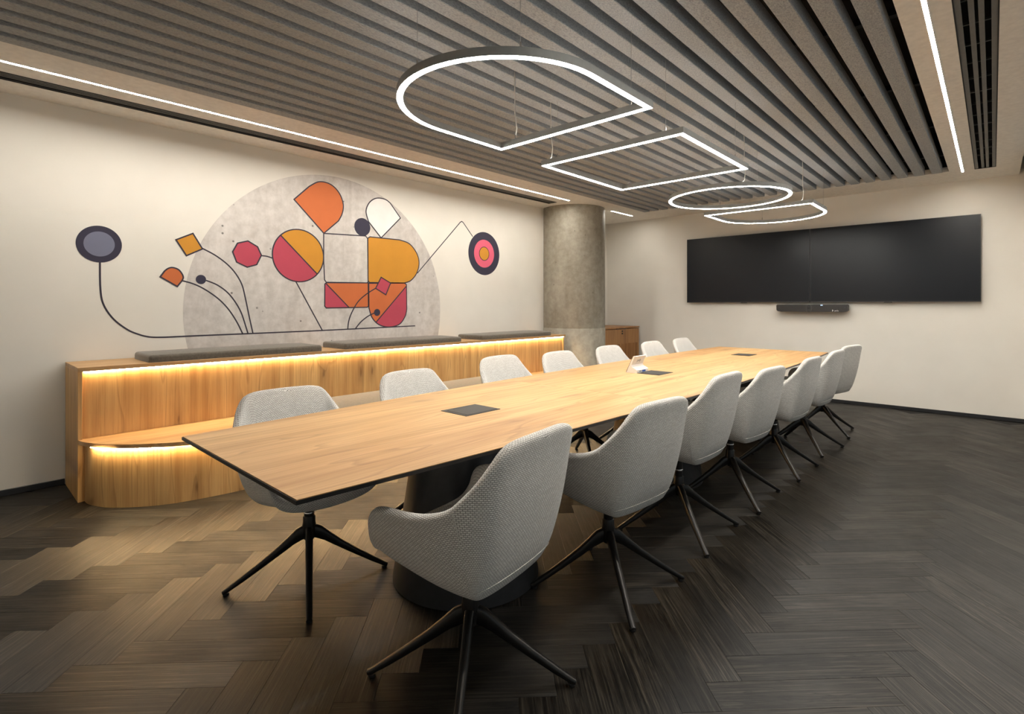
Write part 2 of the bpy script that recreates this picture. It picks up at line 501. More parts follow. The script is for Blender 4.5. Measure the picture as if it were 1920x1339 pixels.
# ================================================================== THE SETTING
# floor: slab + herringbone planks -------------------------------------------------
bm = B(); box(bm, XL - .25, 1.7, YN - .1, YF + .1, -.12, -.004)
floor = struct(obj('floor', bm, M['subfloor']), 'dark brown herringbone plank floor')
PW, PL = .1216, .5679
GAP = .0003
A2 = Vector((1, 1)) / math.sqrt(2); B2 = Vector((-1, 1)) / math.sqrt(2)
ORG = Vector((-2.290, .632)) - A2 * PL - B2 * (PW - PL)
def plank_bm(bm, mat4=None, uvl=None, off=0.0):
    g, c = GAP, .0005
    x0, x1, y0, y1 = g, PL - g, g, PW - g
    pts = [(x0, y0, -.004), (x1, y0, -.004), (x1, y1, -.004), (x0, y1, -.004),
           (x0, y0, -c), (x1, y0, -c), (x1, y1, -c), (x0, y1, -c),
           (x0 + c, y0 + c, 0), (x1 - c, y0 + c, 0), (x1 - c, y1 - c, 0), (x0 + c, y1 - c, 0)]
    vs_ = [bm.verts.new(mat4 @ Vector(p) if mat4 else p) for p in pts]
    fs = [(8, 9, 10, 11)]
    for k in range(4):
        fs.append((k, (k + 1) % 4, 4 + (k + 1) % 4, 4 + k)); fs.append((4 + k, 4 + (k + 1) % 4, 8 + (k + 1) % 4, 8 + k))
    for f in fs:
        face = bm.faces.new([vs_[i] for i in f])
        for l, i in zip(face.loops, f):
            l[uvl].uv = (pts[i][0], pts[i][1])
spots = []
for mcol in range(-5, 8):
    for n in range(-50, 70):
        base = ORG + (A2 - B2) * (PL * mcol) + (A2 + B2) * (PW * n)
        for kind in (0, 1):
            if kind == 0: o2, ang, cen = base, PI / 4, base + A2 * PL / 2 + B2 * PW / 2
            else:
                cr = base + A2 * PL + B2 * (PW - PL)
                o2, ang, cen = cr + A2 * PW, 3 * PI / 4, cr + A2 * PW / 2 + B2 * PL / 2
            if not (XL + .1 < cen.x < 1.5 and YN + .1 < cen.y < YF - .02): continue
            if cen.x > XR + .5 and cen.y > 6.2: continue
            if cen.x < -3.85 and .95 < cen.y < 5.2: continue        # under the bench
            fwd = Vector((-math.sin(YAW), math.cos(YAW))); rt = Vector((math.cos(YAW), math.sin(YAW)))
            d = cen.dot(fwd)
            vis = 0
            if d > .3:
                px = 959.95 + FPX * cen.dot(rt) / d; py = HORIZON + FPX * CAM_H / d
                if -120 < px < 2040 and py < 1460: vis = 1
            spots.append((0 if vis else 1, d if vis else 99, o2, ang))
spots.sort(key=lambda s: (s[0], s[1]))
bm = B(); uvl = bm.loops.layers.uv.new('UVMap'); plank_bm(bm, None, uvl)
plank_me = bpy.data.meshes.new('plank'); bm.to_mesh(plank_me); bm.free(); plank_me.materials.append(M['floor'])
for s in spots[:300]:
    p = bpy.data.objects.new('plank', plank_me); C.objects.link(p); p.parent = floor
    p.location = (s[2].x, s[2].y, 0); p.rotation_euler = (0, 0, s[3])
bm = B(); uvl = bm.loops.layers.uv.new('UVMap')
for s in spots[300:]:
    plank_bm(bm, Matrix.Translation((s[2].x, s[2].y, 0)) @ Matrix.Rotation(s[3], 4, 'Z'), uvl)
rest = obj('plank_field', bm, M['floor'], floor); rest['kind'] = 'stuff'

# walls ---------------------------------------------------------------------------
bm = B(); box(bm, XL - .25, XL, YN, 6.1, 0, 3.05); box(bm, XL - .35, XL - .14, 6.1, YF, 0, 3.05)
struct(obj('wall_left', bm, M['wall']), 'long cream wall that carries the mural')
bm = B(); box(bm, XL - .35, XR, YF, YF + .15, 0, 3.05)
struct(obj('wall_far', bm, M['wall']), 'cream end wall with the two screens')
bm = B(); box(bm, XR, 1.75, 6.4, YF + .15, 0, 3.05)
box(bm, 1.6, 1.75, YN, 6.4, 0, .12); box(bm, 1.6, 1.75, YN, 6.4, 2.5, 3.05)
box(bm, 1.6, 1.75, YN, -.9, .12, 2.5); box(bm, 1.6, 1.75, 6.0, 6.4, .12, 2.5)
struct(obj('wall_right', bm, M['wall']), 'cream side wall at the right edge')
wy = [-.9, .825, 2.55, 4.275, 6.0]
for i in range(4):
    a, b = wy[i], wy[i + 1]
    bm = B()
    for y0, y1 in ((a, a + .045), (b - .045, b)): box(bm, 1.64, 1.70, y0, y1, .12, 2.5)
    for z0, z1 in ((.12, .165), (2.455, 2.5)): box(bm, 1.64, 1.70, a + .045, b - .045, z0, z1)
    w = struct(obj('window_%d' % (i + 1), bm, M['metal_black']), 'tall side window in a slim black frame')
    obj('pane', box(B(), 1.665, 1.673, a + .045, b - .045, .165, 2.455), M['glass'], w)
bm = B(); box(bm, XL - .25, 1.75, YN - .15, YN, 0, 3.05)
struct(obj('wall_near', bm, M['wall']), 'cream wall behind the viewer')
bm = B(); box(bm, XL, XL + .012, YN, .545, 0, .04, .002, 1)
struct(obj('baseboard_left', bm, M['base_trim']), 'low black skirting on the mural wall')
bm = B(); box(bm, -4.1, XR, YF - .012, YF, 0, .04, .002, 1)
struct(obj('baseboard_far', bm, M['base_trim']), 'low black skirting under the screens')

# ceiling: soffit sheet with openings, dark void and felt baffles --------------------
VL = (-4.393, -4.24); VR = (-.137, .022); VLY, VRY = 5.49, 7.0
xs = sorted([XL - .2, VL[0], VL[1], BX0, BX1, VR[0], VR[1], .188]); ys = [YN, VLY, BY1, VRY, YF]
bm = B()
for i in range(len(xs) - 1):
    for j in range(len(ys) - 1):
        x0, x1, y0, y1 = xs[i], xs[i + 1], ys[j], ys[j + 1]
        if x0 >= BX0 - 1e-6 and x1 <= BX1 + 1e-6 and y1 <= BY1 + 1e-6: continue
        if abs(x0 - VL[0]) < 1e-6 and y1 <= VLY + 1e-6: continue
        if abs(x0 - VR[0]) < 1e-6 and y1 <= VRY + 1e-6: continue
        box(bm, x0, x1, y0, y1, ZC, ZC + .05)
box(bm, .188, .20, YN, YF, ZC, 2.78)
box(bm, .188, 1.7, YN, YF, 2.76, 2.82)
ceiling = struct(obj('ceiling', bm, M['soffit']), 'beige plaster soffit around dark felt baffles')
bm = B(); box(bm, XL - .2, .188, YN, YF, 3.0, 3.05)
for x in (BX0 - .06, BX1 + .01): box(bm, x, x + .05, YN, BY1 + .05, ZC + .05, 3.0)
box(bm, BX0, BX1, BY1 + .005, BY1 + .05, ZC + .05, 3.0)
obj('void_lining', bm, M['void'], ceiling)
bm = B(); box(bm, -.0425, .0425, YN + .02, 6.905, 0, .085, .003, 1)
baf_me = None
for k in range(24):
    if baf_me is None:
        o = obj('baffle', bm, M['felt'], ceiling); baf_me = o.data
    else:
        o = bpy.data.objects.new('baffle', baf_me); C.objects.link(o); o.parent = ceiling
    o.location = (-.381 - .0425 - .1424 * k, 0, ZC - .008)
rail = None
for y in [-1.15, -.1, 1.0, 2.1, 3.2, 4.3, 5.4, 6.5]:
    if rail is None:
        bm = B(); box(bm, BX0 - .01, BX1 + .01, -.02, .02, 0, .035)
        o = obj('carrier_rail', bm, M['black'], ceiling); rail = o.data
    else:
        o = bpy.data.objects.new('carrier_rail', rail); C.objects.link(o); o.parent = ceiling
    o.location = (0, y, ZC + .078)

# concrete column --------------------------------------------------------------------
CX, CY, CR = -4.418, 6.08, .45
col = thing('concrete_column', 'round cast concrete column between the bench and the far corner', 'column', (CX, CY, 0))
part(col, 'lower_section', lathe(B(), [(CR + .004, 0), (CR + .004, .895), (CR, .902)], 72, CX, CY), M['concrete'], auto=40)
part(col, 'upper_section', lathe(B(), [(CR - .004, .900), (CR, .908), (CR, ZC)], 72, CX, CY), M['concrete'], auto=40)

# ================================================================== CEILING FITTINGS
def slot_vent(x0, x1, y1, label, nbar, depth):
    t = thing('air_vent', label, 'air vent', ((x0 + x1) / 2, y1, ZC))
    bm = B(); box(bm, x0 - .002, x1 + .002, YN + .01, y1 - .002, ZC + depth, ZC + depth + .01)
    for x in (x0, x1 - .006): box(bm, x, x + .006, YN + .01, y1 - .002, ZC + .001, ZC + depth)
    box(bm, x0, x1, y1 - .008, y1 - .002, ZC + .001, ZC + depth)
    part(t, 'duct_box', bm, M['void'])
    fr = .028 if nbar == 2 else .018
    bm = B(); box(bm, x0, x0 + fr, YN + .02, y1 - .008, ZC + .004, ZC + .012)
    box(bm, x1 - fr, x1, YN + .02, y1 - .008, ZC + .004, ZC + .012)
    part(t, 'frame', bm, M['vent_slat'] if nbar == 2 else M['black'])
    for k in range(nbar):
        c = x0 + fr + (x1 - x0 - 2 * fr) * (k + 1) / (nbar + 1)
        w = .0105 if nbar == 2 else .006
        part(t, 'slat', box(B(), c - w, c + w, YN + .02, y1 - .008, ZC + .006, ZC + .03), M['vent_slat'])
    if nbar == 2:
        for y in [2.6 + .28 * i for i in range(15)]:
            part(t, 'cross_brace', box(B(), x0 + .006, x1 - .006, y, y + .012, ZC + .034, ZC + .046), M['alu'] if int(y * 100) % 3 == 0 else M['vent_slat'])
    return t
slot_vent(*VL, VLY, 'black slot air vent running above the mural wall', 3, .06)
slot_vent(*VR, VRY, 'dark slatted air vent along the right ceiling edge', 2, .09)

def line_light(x, y0, y1, w, label, led='led_ceiling'):
    t = thing('linear_light', label, 'ceiling light', (x, y0, ZC))
    part(t, 'channel', sweep(B(), [(x - w / 2 - .002, y0 - .002), (x + w / 2 + .002, y0 - .002), (x + w / 2 + .002, y1 + .002), (x - w / 2 - .002, y1 + .002)], [(-.002, ZC - .0045), (-.002, ZC - .0002), (.002, ZC - .0002), (.002, ZC - .0045)]), M['plastic_white'])
    part(t, 'diffuser', box(B(), x - w / 2, x + w / 2, y0, y1, ZC - .0012, ZC - .0002), M[led])
line_light(-4.05, .02, 5.49, .024, 'long recessed strip light beside the vent over the bench')
line_light(-4.045, 6.50, 7.09, .024, 'short recessed strip light between the column and the far wall')
line_light(-.228, .9, 7.026, .018, 'recessed strip light along the right edge of the baffles', 'led_ceiling_side')

# pendants -----------------------------------------------------------------------------
PZ = 2.165
def arc(cx, cy, r, a0, a1, n):
    return [(cx + r * math.cos(a0 + (a1 - a0) * i / n), cy + r * math.sin(a0 + (a1 - a0) * i / n)) for i in range(n + 1)]
def pendant(label, path, wires, cord):
    cx = sum(p[0] for p in path) / len(path); cy = sum(p[1] for p in path) / len(path)
    t = thing('pendant_light', label, 'pendant lamp', (cx, cy, PZ), 0, 'led outline pendants over the table')
    w = .0155
    part(t, 'frame', sweep(B(), path, [(-w, PZ + .001), (-w, PZ + .036), (w, PZ + .036), (w, PZ + .001), (.0125, PZ + .001), (.0125, PZ + .006), (-.0125, PZ + .006), (-.0125, PZ + .001)]), M['pend_frame'], auto=35)
    part(t, 'diffuser', sweep(B(), path, [(-.0122, PZ - .001), (-.0122, PZ + .005), (.0122, PZ + .005), (.0122, PZ - .001)]), M['led_pendant'])
    part(t, 'added_fill_strip', sweep(B(), path, [(-.008, PZ + .0355), (-.008, PZ + .0368), (.008, PZ + .0368), (.008, PZ + .0355)]), M['added_fill_up'])  # added fill strip on the unseen frame top, lifts the ceiling brightness
    for x, y in wires:
        c = part(t, 'suspension_cable', tube(B(), [(x, y, PZ + .034), (x, y, 2.72)], .0011, 6), M['wire'])
        part(c, 'cable_grip', tube(B(), [(x, y, PZ + .034), (x, y, PZ + .062)], .0042, 10), M['chrome'])
    x, y = cord
    pts = [(x, y, PZ + .034), (x + .012, y + .01, PZ + .05), (x + .02, y + .012, PZ + .11), (x + .014, y, PZ + .20), (x + .02, y - .006, PZ + .31), (x + .012, y, PZ + .43), (x + .014, y, 2.70)]
    part(t, 'power_cord', tube(B(), pts, .0028, 8), M['cord'], smooth=True)
c1 = -1.705
pendant('D-shaped outline pendant nearest the viewer, rounded end facing the viewer',
        [(c1 - .49, 2.285), (c1 - .49, 1.80)] + arc(c1, 1.80, .49, PI, 2 * PI, 40)[1:-1] + [(c1 + .49, 1.80), (c1 + .49, 2.285)],
        [(-1.74, 1.312), (-1.33, 1.49), (-1.31, 2.285), (-2.08, 2.285)], (-2.10, 2.285))
pendant('square outline pendant hanging second from the viewer',
        [(-2.242, 2.755), (-1.265, 2.755), (-1.265, 3.76), (-2.242, 3.76)],
        [(-2.13, 2.755), (-1.36, 2.755), (-2.17, 3.76), (-1.265, 3.57)], (-2.20, 2.755))
pendant('circular outline pendant hanging third from the viewer',
        arc(-1.735, 4.715, .492, 0, 2 * PI, 72)[:-1],
        [(-1.38, 4.375), (-1.97, 5.147), (-2.22, 4.64)], (-1.47, 4.301))
pendant('D-shaped outline pendant nearest the far wall, straight side facing the viewer',
        [(-2.235, 5.45), (-1.24, 5.45), (-1.24, 5.94)] + arc(-1.7375, 5.94, .4975, 0, PI, 40)[1:-1] + [(-2.235, 5.94)],
        [(-1.96, 6.385), (-1.25, 5.95), (-2.1, 5.45)], (-1.33, 5.45))

# ================================================================== MURAL (flat print on the left wall)
mural = thing('wall_mural', 'abstract flower mural of a grey concrete disc with orange, amber and crimson shapes', 'mural', (XL, 2.54, 1.2))
def smoothed(pts, n=6, closed=False):
    out = []
    N = len(pts)
    rng = N if closed else N - 1
    for i in range(rng):
        p = [Vector(pts[k % N] if closed else pts[min(max(k, 0), N - 1)]) for k in (i - 1, i, i + 1, i + 2)]
        for s in range(n):
            t = s / n
            out.append(tuple(.5 * ((2 * p[1]) + (-p[0] + p[2]) * t + (2 * p[0] - 5 * p[1] + 4 * p[2] - p[3]) * t * t + (-p[0] + 3 * p[1] - 3 * p[2] + p[3]) * t ** 3)))
    if not closed: out.append(tuple(pts[-1]))
    return out
def decal(name, pts, mat, layer):
    x = XL + .0006 + .0006 * layer
    return part(mural, name, prism(B(), pts, XL, x, 'yzx'), M[mat])
def stroke(name, pts, layer, w=.0055, closed=False):
    bm = B(); x = XL + .0006 + .0006 * layer
    n = len(pts); rings = []
    for i, p in enumerate(pts):
        a = pts[(i - 1) % n] if closed else pts[max(i - 1, 0)]
        b = pts[(i + 1) % n] if closed else pts[min(i + 1, n - 1)]
        d1 = Vector(p) - Vector(a); d2 = Vector(b) - Vector(p)
        if d1.length < 1e-9: d1 = d2
        if d2.length < 1e-9: d2 = d1
        d1.normalize(); d2.normalize()
        n1 = Vector((-d1.y, d1.x)); m = n1 + Vector((-d2.y, d2.x)); m.normalize(); m = m / max(.45, m.dot(n1))
        rings.append([bm.verts.new((xx, p[0] + m.x * o, p[1] + m.y * o)) for xx, o in ((XL, -w), (x, -w), (x, w), (XL, w))])
    for i in range(n if closed else n - 1):
        a, b = rings[i], rings[(i + 1) % n]
        for j in range(4): bm.faces.new((a[j], a[(j + 1) % 4], b[(j + 1) % 4], b[j]))
    if not closed: bm.faces.new(rings[0][::-1]); bm.faces.new(rings[-1])
    return part(mural, name, bm, M['line'])
def circ(k, n=56):
    y, z, r = MC[k]
    return [(y + r * math.cos(2 * PI * i / n), z + r * math.sin(2 * PI * i / n)) for i in range(n)]
def split_poly(pts, a, b):
    """part of a polygon left of the line a->b"""
    a, b = Vector(a), Vector(b); d = b - a
    side = lambda p: d.x * (p[1] - a.y) - d.y * (p[0] - a.x)
    out = []
    for i, p in enumerate(pts):
        q = pts[(i + 1) % len(pts)]; s0, s1 = side(p), side(q)
        if s0 >= 0: out.append(tuple(p))
        if s0 * s1 < 0:
            t = s0 / (s0 - s1); out.append((p[0] + (q[0] - p[0]) * t, p[1] + (q[1] - p[1]) * t))
    return out
disc = split_poly(circ('disc', 120), (-9, .80), (9, .80))
decal('concrete_disc', disc, 'print_concrete', 0)
# stems and lines
stroke('ground_line', smoothed(MS['stem_e'][:9], 6)[:-1] + MS['stem_e'][8:], 1, .0058)
for k in ('stY', 'stO', 'stD', 'stOct'): stroke('stem', smoothed(MS[k]), 1)
stroke('stem', MS['stH'], 1); stroke('stem', MS['zig'], 1, .005)
# petals
decal('petal_ring', circ('eo'), 'navy', 2); decal('petal_core', circ('ei'), 'slate', 3)
decal('petal', MS['diamondA'], 'amber', 2); stroke('outline', MS['diamondA'], 3, closed=True)
oa = MS['orangeA']; oa = [oa[0]] + smoothed(oa[1:8]) + [oa[8]]
decal('petal', oa, 'orange', 2); stroke('outline', oa, 3, closed=True)
decal('seed_dot', circ('dotA'), 'navy', 2)
decal('petal', MS['oct'], 'pink', 2); stroke('outline', MS['oct'], 3, closed=True)
h = circ('half'); s0, s1 = MS['split']
decal('petal_half', split_poly(h, s0, s1), 'amber', 2); decal('petal_half', split_poly(h, s1, s0), 'pink', 2)
stroke('outline', h, 3, closed=True); stroke('outline', [s0, s1], 3)
te = MS['tear']; te = [te[0]] + smoothed(te[1:8]) + [te[8]]
decal('petal', te, 'orange', 2); stroke('outline', te, 3, closed=True)
decal('seed_dot', circ('dotB'), 'navy', 2)
wh = MS['white']; wh = [wh[0]] + smoothed(wh[1:8]) + [wh[8]]
decal('petal', wh, 'white_ink', 3); stroke('outline', wh, 4, closed=True)
stroke('outline', MS['sq'], 1, closed=True)
yd = MS['yd']; yd = yd[:2] + smoothed(yd[2:9]) + yd[9:]
decal('petal', yd, 'amber', 2); stroke('outline', yd, 3, closed=True)
rc = MS['rect']; s0, s1 = MS['rsplit']
decal('petal_half', split_poly(rc, s0, s1), 'orange', 2); decal('petal_half', split_poly(rc, s1, s0), 'pink', 2)
stroke('outline', rc, 3, closed=True); stroke('outline', [s0, s1], 3)
ld = MS['ld']; ld = ld[:3] + smoothed(ld[3:]); s0, s1 = MS['lsplit']
decal('petal_half', split_poly(ld, s1, s0), 'orange', 2); decal('petal_half', split_poly(ld, s0, s1), 'pink', 2)
stroke('outline', ld, 3, closed=True); stroke('outline', [s0, s1], 3)
for k in ('stS', 'stB'): stroke('stem', smoothed(MS[k]), 4)
decal('petal', MS['sd'], 'pink', 4); stroke('outline', MS['sd'], 5, closed=True)
decal('seed_dot', circ('dotC'), 'navy', 5)
decal('target_ring', circ('t1'), 'navy', 2); decal('target_ring', circ('t2'), 'rose', 3); decal('target_core', circ('t3'), 'amber', 4)
stroke('outline', circ('t3'), 5, .004, True)

# ================================================================== BENCH
FX = -4.146
bench = thing('storage_bench', 'long oak wall bench with lit backrest ledge and rounded lower seat', 'bench', (-4.4, 3.04, 0))
Y0, Y1, TZ = .548, 5.53, .832
part(bench, 'side_panel', box(B(), XL + .008, FX, Y0, Y0 + .022, 0, TZ - .026, .001, 1), M['bench_wood_v'])
part(bench, 'side_panel', box(B(), XL + .008, FX - .02, Y1 - .022, Y1, 0, TZ - .026, .001, 1), M['bench_wood_v'])
for a, b in ((.548, 2.22), (2.22, 3.88), (3.88, Y1)):
    part(bench, 'top_board', box(B(), XL + .008, FX + .006, a + (.0 if a == .548 else .0006), b - .0006, TZ - .026, TZ, .001, 1), M['bench_wood_h'])
for a, b in zip([Y0 + .022, 1.80, 3.04, 4.28], [1.80, 3.04, 4.28, Y1 - .022]):
    part(bench, 'back_panel', box(B(), FX - .05, FX - .030, a + .0005, b - .0005, .386, TZ - .026), M['bench_wood_v'])
part(bench, 'led_strip', box(B(), FX - .028, FX - .018, Y0 + .03, Y1 - .01, TZ - .030, TZ - .0265), M['led_bench'])
# lower seat: outline measured on the floor plan, mirrored at the far end
half = [(FX, Y0 + .002), (-4.06, .57), (-3.909, .648), (-3.768, .782), (-3.64, .965), (-3.545, 1.19), (-3.495, 1.42), (-3.475, 1.70)]
def seat_outline(off):
    pts = smoothed(half, 5)
    pts = pts + [(x, Y0 + Y1 - y) for x, y in pts[::-1]]
    if off == 0: return pts
    res = []
    for i, p in enumerate(pts):
        a, b = Vector(pts[max(i - 1, 0)]), Vector(pts[min(i + 1, len(pts) - 1)])
        d = (b - a).normalized(); n = Vector((-d.y, d.x))
        res.append((max(p[0] + n.x * off, FX - .03), p[1] + n.y * off))
    return res
top = seat_outline(0)
SZ = .385
part(bench, 'seat_board', prism(B(), top + [(FX - .03, Y1 - .03), (FX - .03, Y0 + .03)], SZ - .024, SZ), M['bench_wood_h'], auto=40)
bh = smoothed([(FX - .005, .582), (-4.085, .586), (-4.02, .606), (-3.911, .664), (-3.795, .786), (-3.708, .935), (-3.652, 1.168), (-3.630, 1.42), (-3.622, 1.70)], 5)
base = bh + [(x, Y0 + Y1 - y) for x, y in bh[::-1]]
part(bench, 'plinth_board', box(B(), FX - .03, FX - .006, Y0 + .0225, .64, 0, SZ - .0245), M['bench_wood_v'])
part(bench, 'plinth_board', box(B(), FX - .03, FX - .006, Y1 - .09, Y1 - .0225, 0, SZ - .0245), M['bench_wood_v'])
def wall_strip(path, z0, z1, th):
    return sweep(B(), path, [(0, z0), (0, z1), (th, z1), (th, z0)], closed=False)
n = len(base)
cuts = [0]
for yy in (1.30, 2.60, 3.55, 4.80):
    # split long runs so that each board ends on a vertical joint
    for i in range(n - 1):
        if base[i][1] < yy <= base[i + 1][1]:
            t = (yy - base[i][1]) / (base[i + 1][1] - base[i][1])
            base.insert(i + 1, (base[i][0] + (base[i + 1][0] - base[i][0]) * t, yy)); n += 1
            cuts.append(i + 1); break
cuts.append(n - 1)
for a, b in zip(cuts, cuts[1:]):
    seg = base[a:b + 1]
    part(bench, 'base_panel', wall_strip(seg, 0, SZ - .0245, .018), M['bench_wood_v'], auto=25)
led = []
for i, p in enumerate(base):
    d = (Vector(base[min(i + 1, len(base) - 1)]) - Vector(base[max(i - 1, 0)])).normalized()
    q_ = (p[0] + d.y * .012, p[1] - d.x * .012)
    if q_[0] > -4.03: led.append(q_)
part(bench, 'led_strip', sweep(B(), led, [(-.006, SZ - .0285), (-.006, SZ - .0245), (.006, SZ - .0245), (.006, SZ - .0285)], closed=False), M['led_bench'])

def cushion(x0, x1, y0, y1, z0, z1, label):
    bm = B(); nx, ny = 8, 26
    r = .03; cx, cy, hx, hy = (x0 + x1) / 2, (y0 + y1) / 2, (x1 - x0) / 2, (y1 - y0) / 2
    box(bm, x0, x1, y0, y1, z0, z1, .0)
    o = obj('seat_cushion', bm, M['cushion'])
    o.data.transform(Matrix.Translation((-cx, -cy, -z0)))
    o.location = (cx, cy, z0)
    bm = bmesh.new(); bm.from_mesh(o.data)
    bmesh.ops.bisect_plane(bm, geom=bm.verts[:] + bm.edges[:] + bm.faces[:], plane_co=(0, 0, 0), plane_no=(1, 0, 0))
    for k in range(-5, 6):
        bmesh.ops.bisect_plane(bm, geom=bm.verts[:] + bm.edges[:] + bm.faces[:], plane_co=(0, hy * k / 6, 0), plane_no=(0, 1, 0))
    h = z1 - z0
    for v in bm.verts:
        if v.co.z > h * .5:
            e = max(abs(v.co.x) / hx, (abs(v.co.y) / hy) ** 6)
            v.co.z += .012 * (1 - e) - .004 * e
    tops = [e for e in bm.edges if all(v.co.z > h * .5 for v in e.verts) and (abs(abs(e.verts[0].co.x) - hx) < 1e-5 and abs(abs(e.verts[1].co.x) - hx) < 1e-5 or abs(abs(e.verts[0].co.y) - hy) < 1e-5 and abs(abs(e.verts[1].co.y) - hy) < 1e-5)]
    corner = [e for e in bm.edges if abs(e.verts[0].co.z - e.verts[1].co.z) > h * .5]
    corner = [e for e in corner if abs(abs(e.verts[0].co.x) - hx) < 1e-5 and abs(abs(e.verts[0].co.y) - hy) < 1e-5]
    bmesh.ops.bevel(bm, geom=tops + corner, offset=.02, segments=3, profile=.5, affect='EDGES')
    bmesh.ops.recalc_face_normals(bm, faces=bm.faces)
    bm.to_mesh(o.data); bm.free()
    shade_auto(o, 50)
    return tag(o, label, 'cushion', 'grey velour bench cushions')
cushion(-4.57, -4.155, .92, 2.15, TZ, TZ + .055, 'dark grey cushion at the near end of the bench ledge')
cushion(-4.57, -4.155, 2.36, 3.72, TZ, TZ + .055, 'dark grey cushion in the middle of the bench ledge')
cushion(-4.57, -4.155, 4.02, 5.25, TZ, TZ + .055, 'dark grey cushion on the bench ledge beside the column')
cushion(-4.14, -3.60, 1.62, 2.96, SZ, SZ + .06, 'grey cushion on the lower bench seat behind the nearer chairs')
cushion(-4.14, -3.60, 3.00, 4.36, SZ, SZ + .06, 'grey cushion on the lower bench seat towards the column')

# ================================================================== CABINET IN THE FAR CORNER
cab = thing('storage_cabinet', 'brown oak cabinet with reeded doors in the far corner behind the column', 'cabinet', (-4.45, 7.0, 0))
cx1, cy0, cy1, cz = -4.16, 6.46, 7.50, .885
part(cab, 'body', box(B(), XL - .135, cx1 - .02, 6.54, cy1, 0, cz - .03, .001, 1), M['cab_wood'])
part(cab, 'top_board', prism(B(), [(cx1 + .006, 6.452), (cx1 + .006, cy1 + .006), (XL - .135, cy1 + .006), (XL - .135, 6.54), (-4.30, 6.54), (cx1 - .04, 6.49)], cz - .022, cz), M['cab_wood'])
ym = 6.955
for i, (a, b) in enumerate(((cy0, ym - .0015), (ym + .0015, cy1))):
    d = part(cab, 'door', box(B(), cx1 - .019, cx1, a, b, .05, cz - .032, .001, 1), M['cab_wood'])
    bm = B(); y = a + .035
    while y < b - .04:
        box(bm, cx1, cx1 + .006, y, y + .011, .08, .63); y += .0205
    rp = part(d, 'reeded_panel', bm, M['cab_wood']); rp['kind'] = 'stuff'
part(cab, 'finger_pull', box(B(), cx1 - .012, cx1 + .001, ym - .13, ym + .13, cz - .034, cz - .022), M['black'])
for z in (.822, .785):
    part(cab, 'lock', tube(B(), [(cx1, ym + .03, z), (cx1 + .012, ym + .03, z)], .011, 16), M['plastic_black'], auto=40)

# ================================================================== SCREENS AND VIDEO BAR
def text_mesh(txt, size, mat, loc, rot, parent, name='lettering', depth=.0004):
    cu = bpy.data.curves.new(name, 'FONT'); cu.body = txt; cu.size = size; cu.extrude = depth
    cu.align_x = 'CENTER'; cu.align_y = 'CENTER'; cu.resolution_u = 3
    t = bpy.data.objects.new(name + '_curve', cu); C.objects.link(t)
    bpy.context.view_layer.update()
    me = bpy.data.meshes.new_from_object(t.evaluated_get(bpy.context.evaluated_depsgraph_get()))
    bpy.data.objects.remove(t); bpy.data.curves.remove(cu)
    me.name = name
    me.transform(wmat(parent).inverted() @ Matrix.Translation(loc) @ rot.to_4x4())
    me.materials.clear(); me.materials.append(mat)
    o = bpy.data.objects.new(name, me); C.objects.link(o); o.parent = parent
    return o
from mathutils import Euler
TVY = 7.49
for x0, x1, lab in ((-3.357, -1.7275, 'large black wall screen, the left of the pair'), (-1.7205, -.095, 'large black wall screen, the right of the pair')):
    z0, z1 = 1.256, 2.195
    t = thing('wall_screen', lab, 'screen', ((x0 + x1) / 2, YF, z0), 0, 'pair of black wall screens')
    part(t, 'housing', box(B(), x0, x1, TVY + .004, TVY + .035, z0, z1, .002, 1), M['plastic_black'])
    part(t, 'rear_bulge', box(B(), x0 + .25, x1 - .25, TVY + .035, YF - .001, z0 + .2, z1 - .2), M['plastic_black'])
    part(t, 'panel', box(B(), x0 + .006, x1 - .006, TVY, TVY + .006, z0 + .012, z1 - .006), M['screen'])
    part(t, 'bezel_trim', box(B(), x0 + .001, x1 - .001, TVY - .001, TVY + .01, z0, z0 + .010), M['drum'])
    part(t, 'bezel_trim', box(B(), x0, x0 + .004, TVY - .001, TVY + .01, z0, z1), M['drum'])
    part(t, 'bezel_trim', box(B(), x1 - .004, x1, TVY - .001, TVY + .01, z0, z1), M['drum'])
    part(t, 'sensor', box(B(), (x0 + x1) / 2 - .04, (x0 + x1) / 2 + .04, TVY + .0, TVY + .02, z0 - .008, z0 - .0005), M['plastic_black'])
bx0, bx1, bz0, bz1, by = -2.103, -1.297, 1.134, 1.226, 7.42
vb = thing('video_bar', 'black video conference bar with twin lens below the screens', 'video bar', ((bx0 + bx1) / 2, YF, 1.18))
prof = [(bx0, bz1 - .012), (bx0 + .012, bz1), (bx1 - .012, bz1), (bx1, bz1 - .012), (bx1 - .002, bz0 + .022), (bx1 - .018, bz0 + .006), (bx1 - .06, bz0), (bx0 + .06, bz0), (bx0 + .018, bz0 + .006), (bx0 + .002, bz0 + .022)]
part(vb, 'body', prism(B(), prof, by, by + .09, 'xzy'), M['plastic_black'])
part(vb, 'wall_bracket', box(B(), -1.85, -1.55, by + .09, YF - .001, 1.15, 1.21), M['metal_black'])
xm = -1.72
for z in (1.197, 1.160):
    l = part(vb, 'lens', tube(B(), [(xm, by - .004, z), (xm, by + .004, z)], .023, 24), M['plastic_black'], auto=40)
    part(l, 'glass', tube(B(), [(xm, by - .006, z), (xm, by - .003, z)], .012, 20), M['drum'], auto=40)
part(vb, 'lens_ring', tube(B(), [(xm + .028 * math.cos(a), by - .001, 1.1785 + (.019 if math.sin(a) > 0 else -.019) + .028 * math.sin(a)) for a in [2 * PI * i / 32 for i in range(33)]], .0014, 6), M['alu'])
part(vb, 'status_light', box(B(), -1.59, -1.565, by - .0015, by + .002, 1.212, 1.223), emit('status_blue', (.55, .75, 1.0), 1.2))
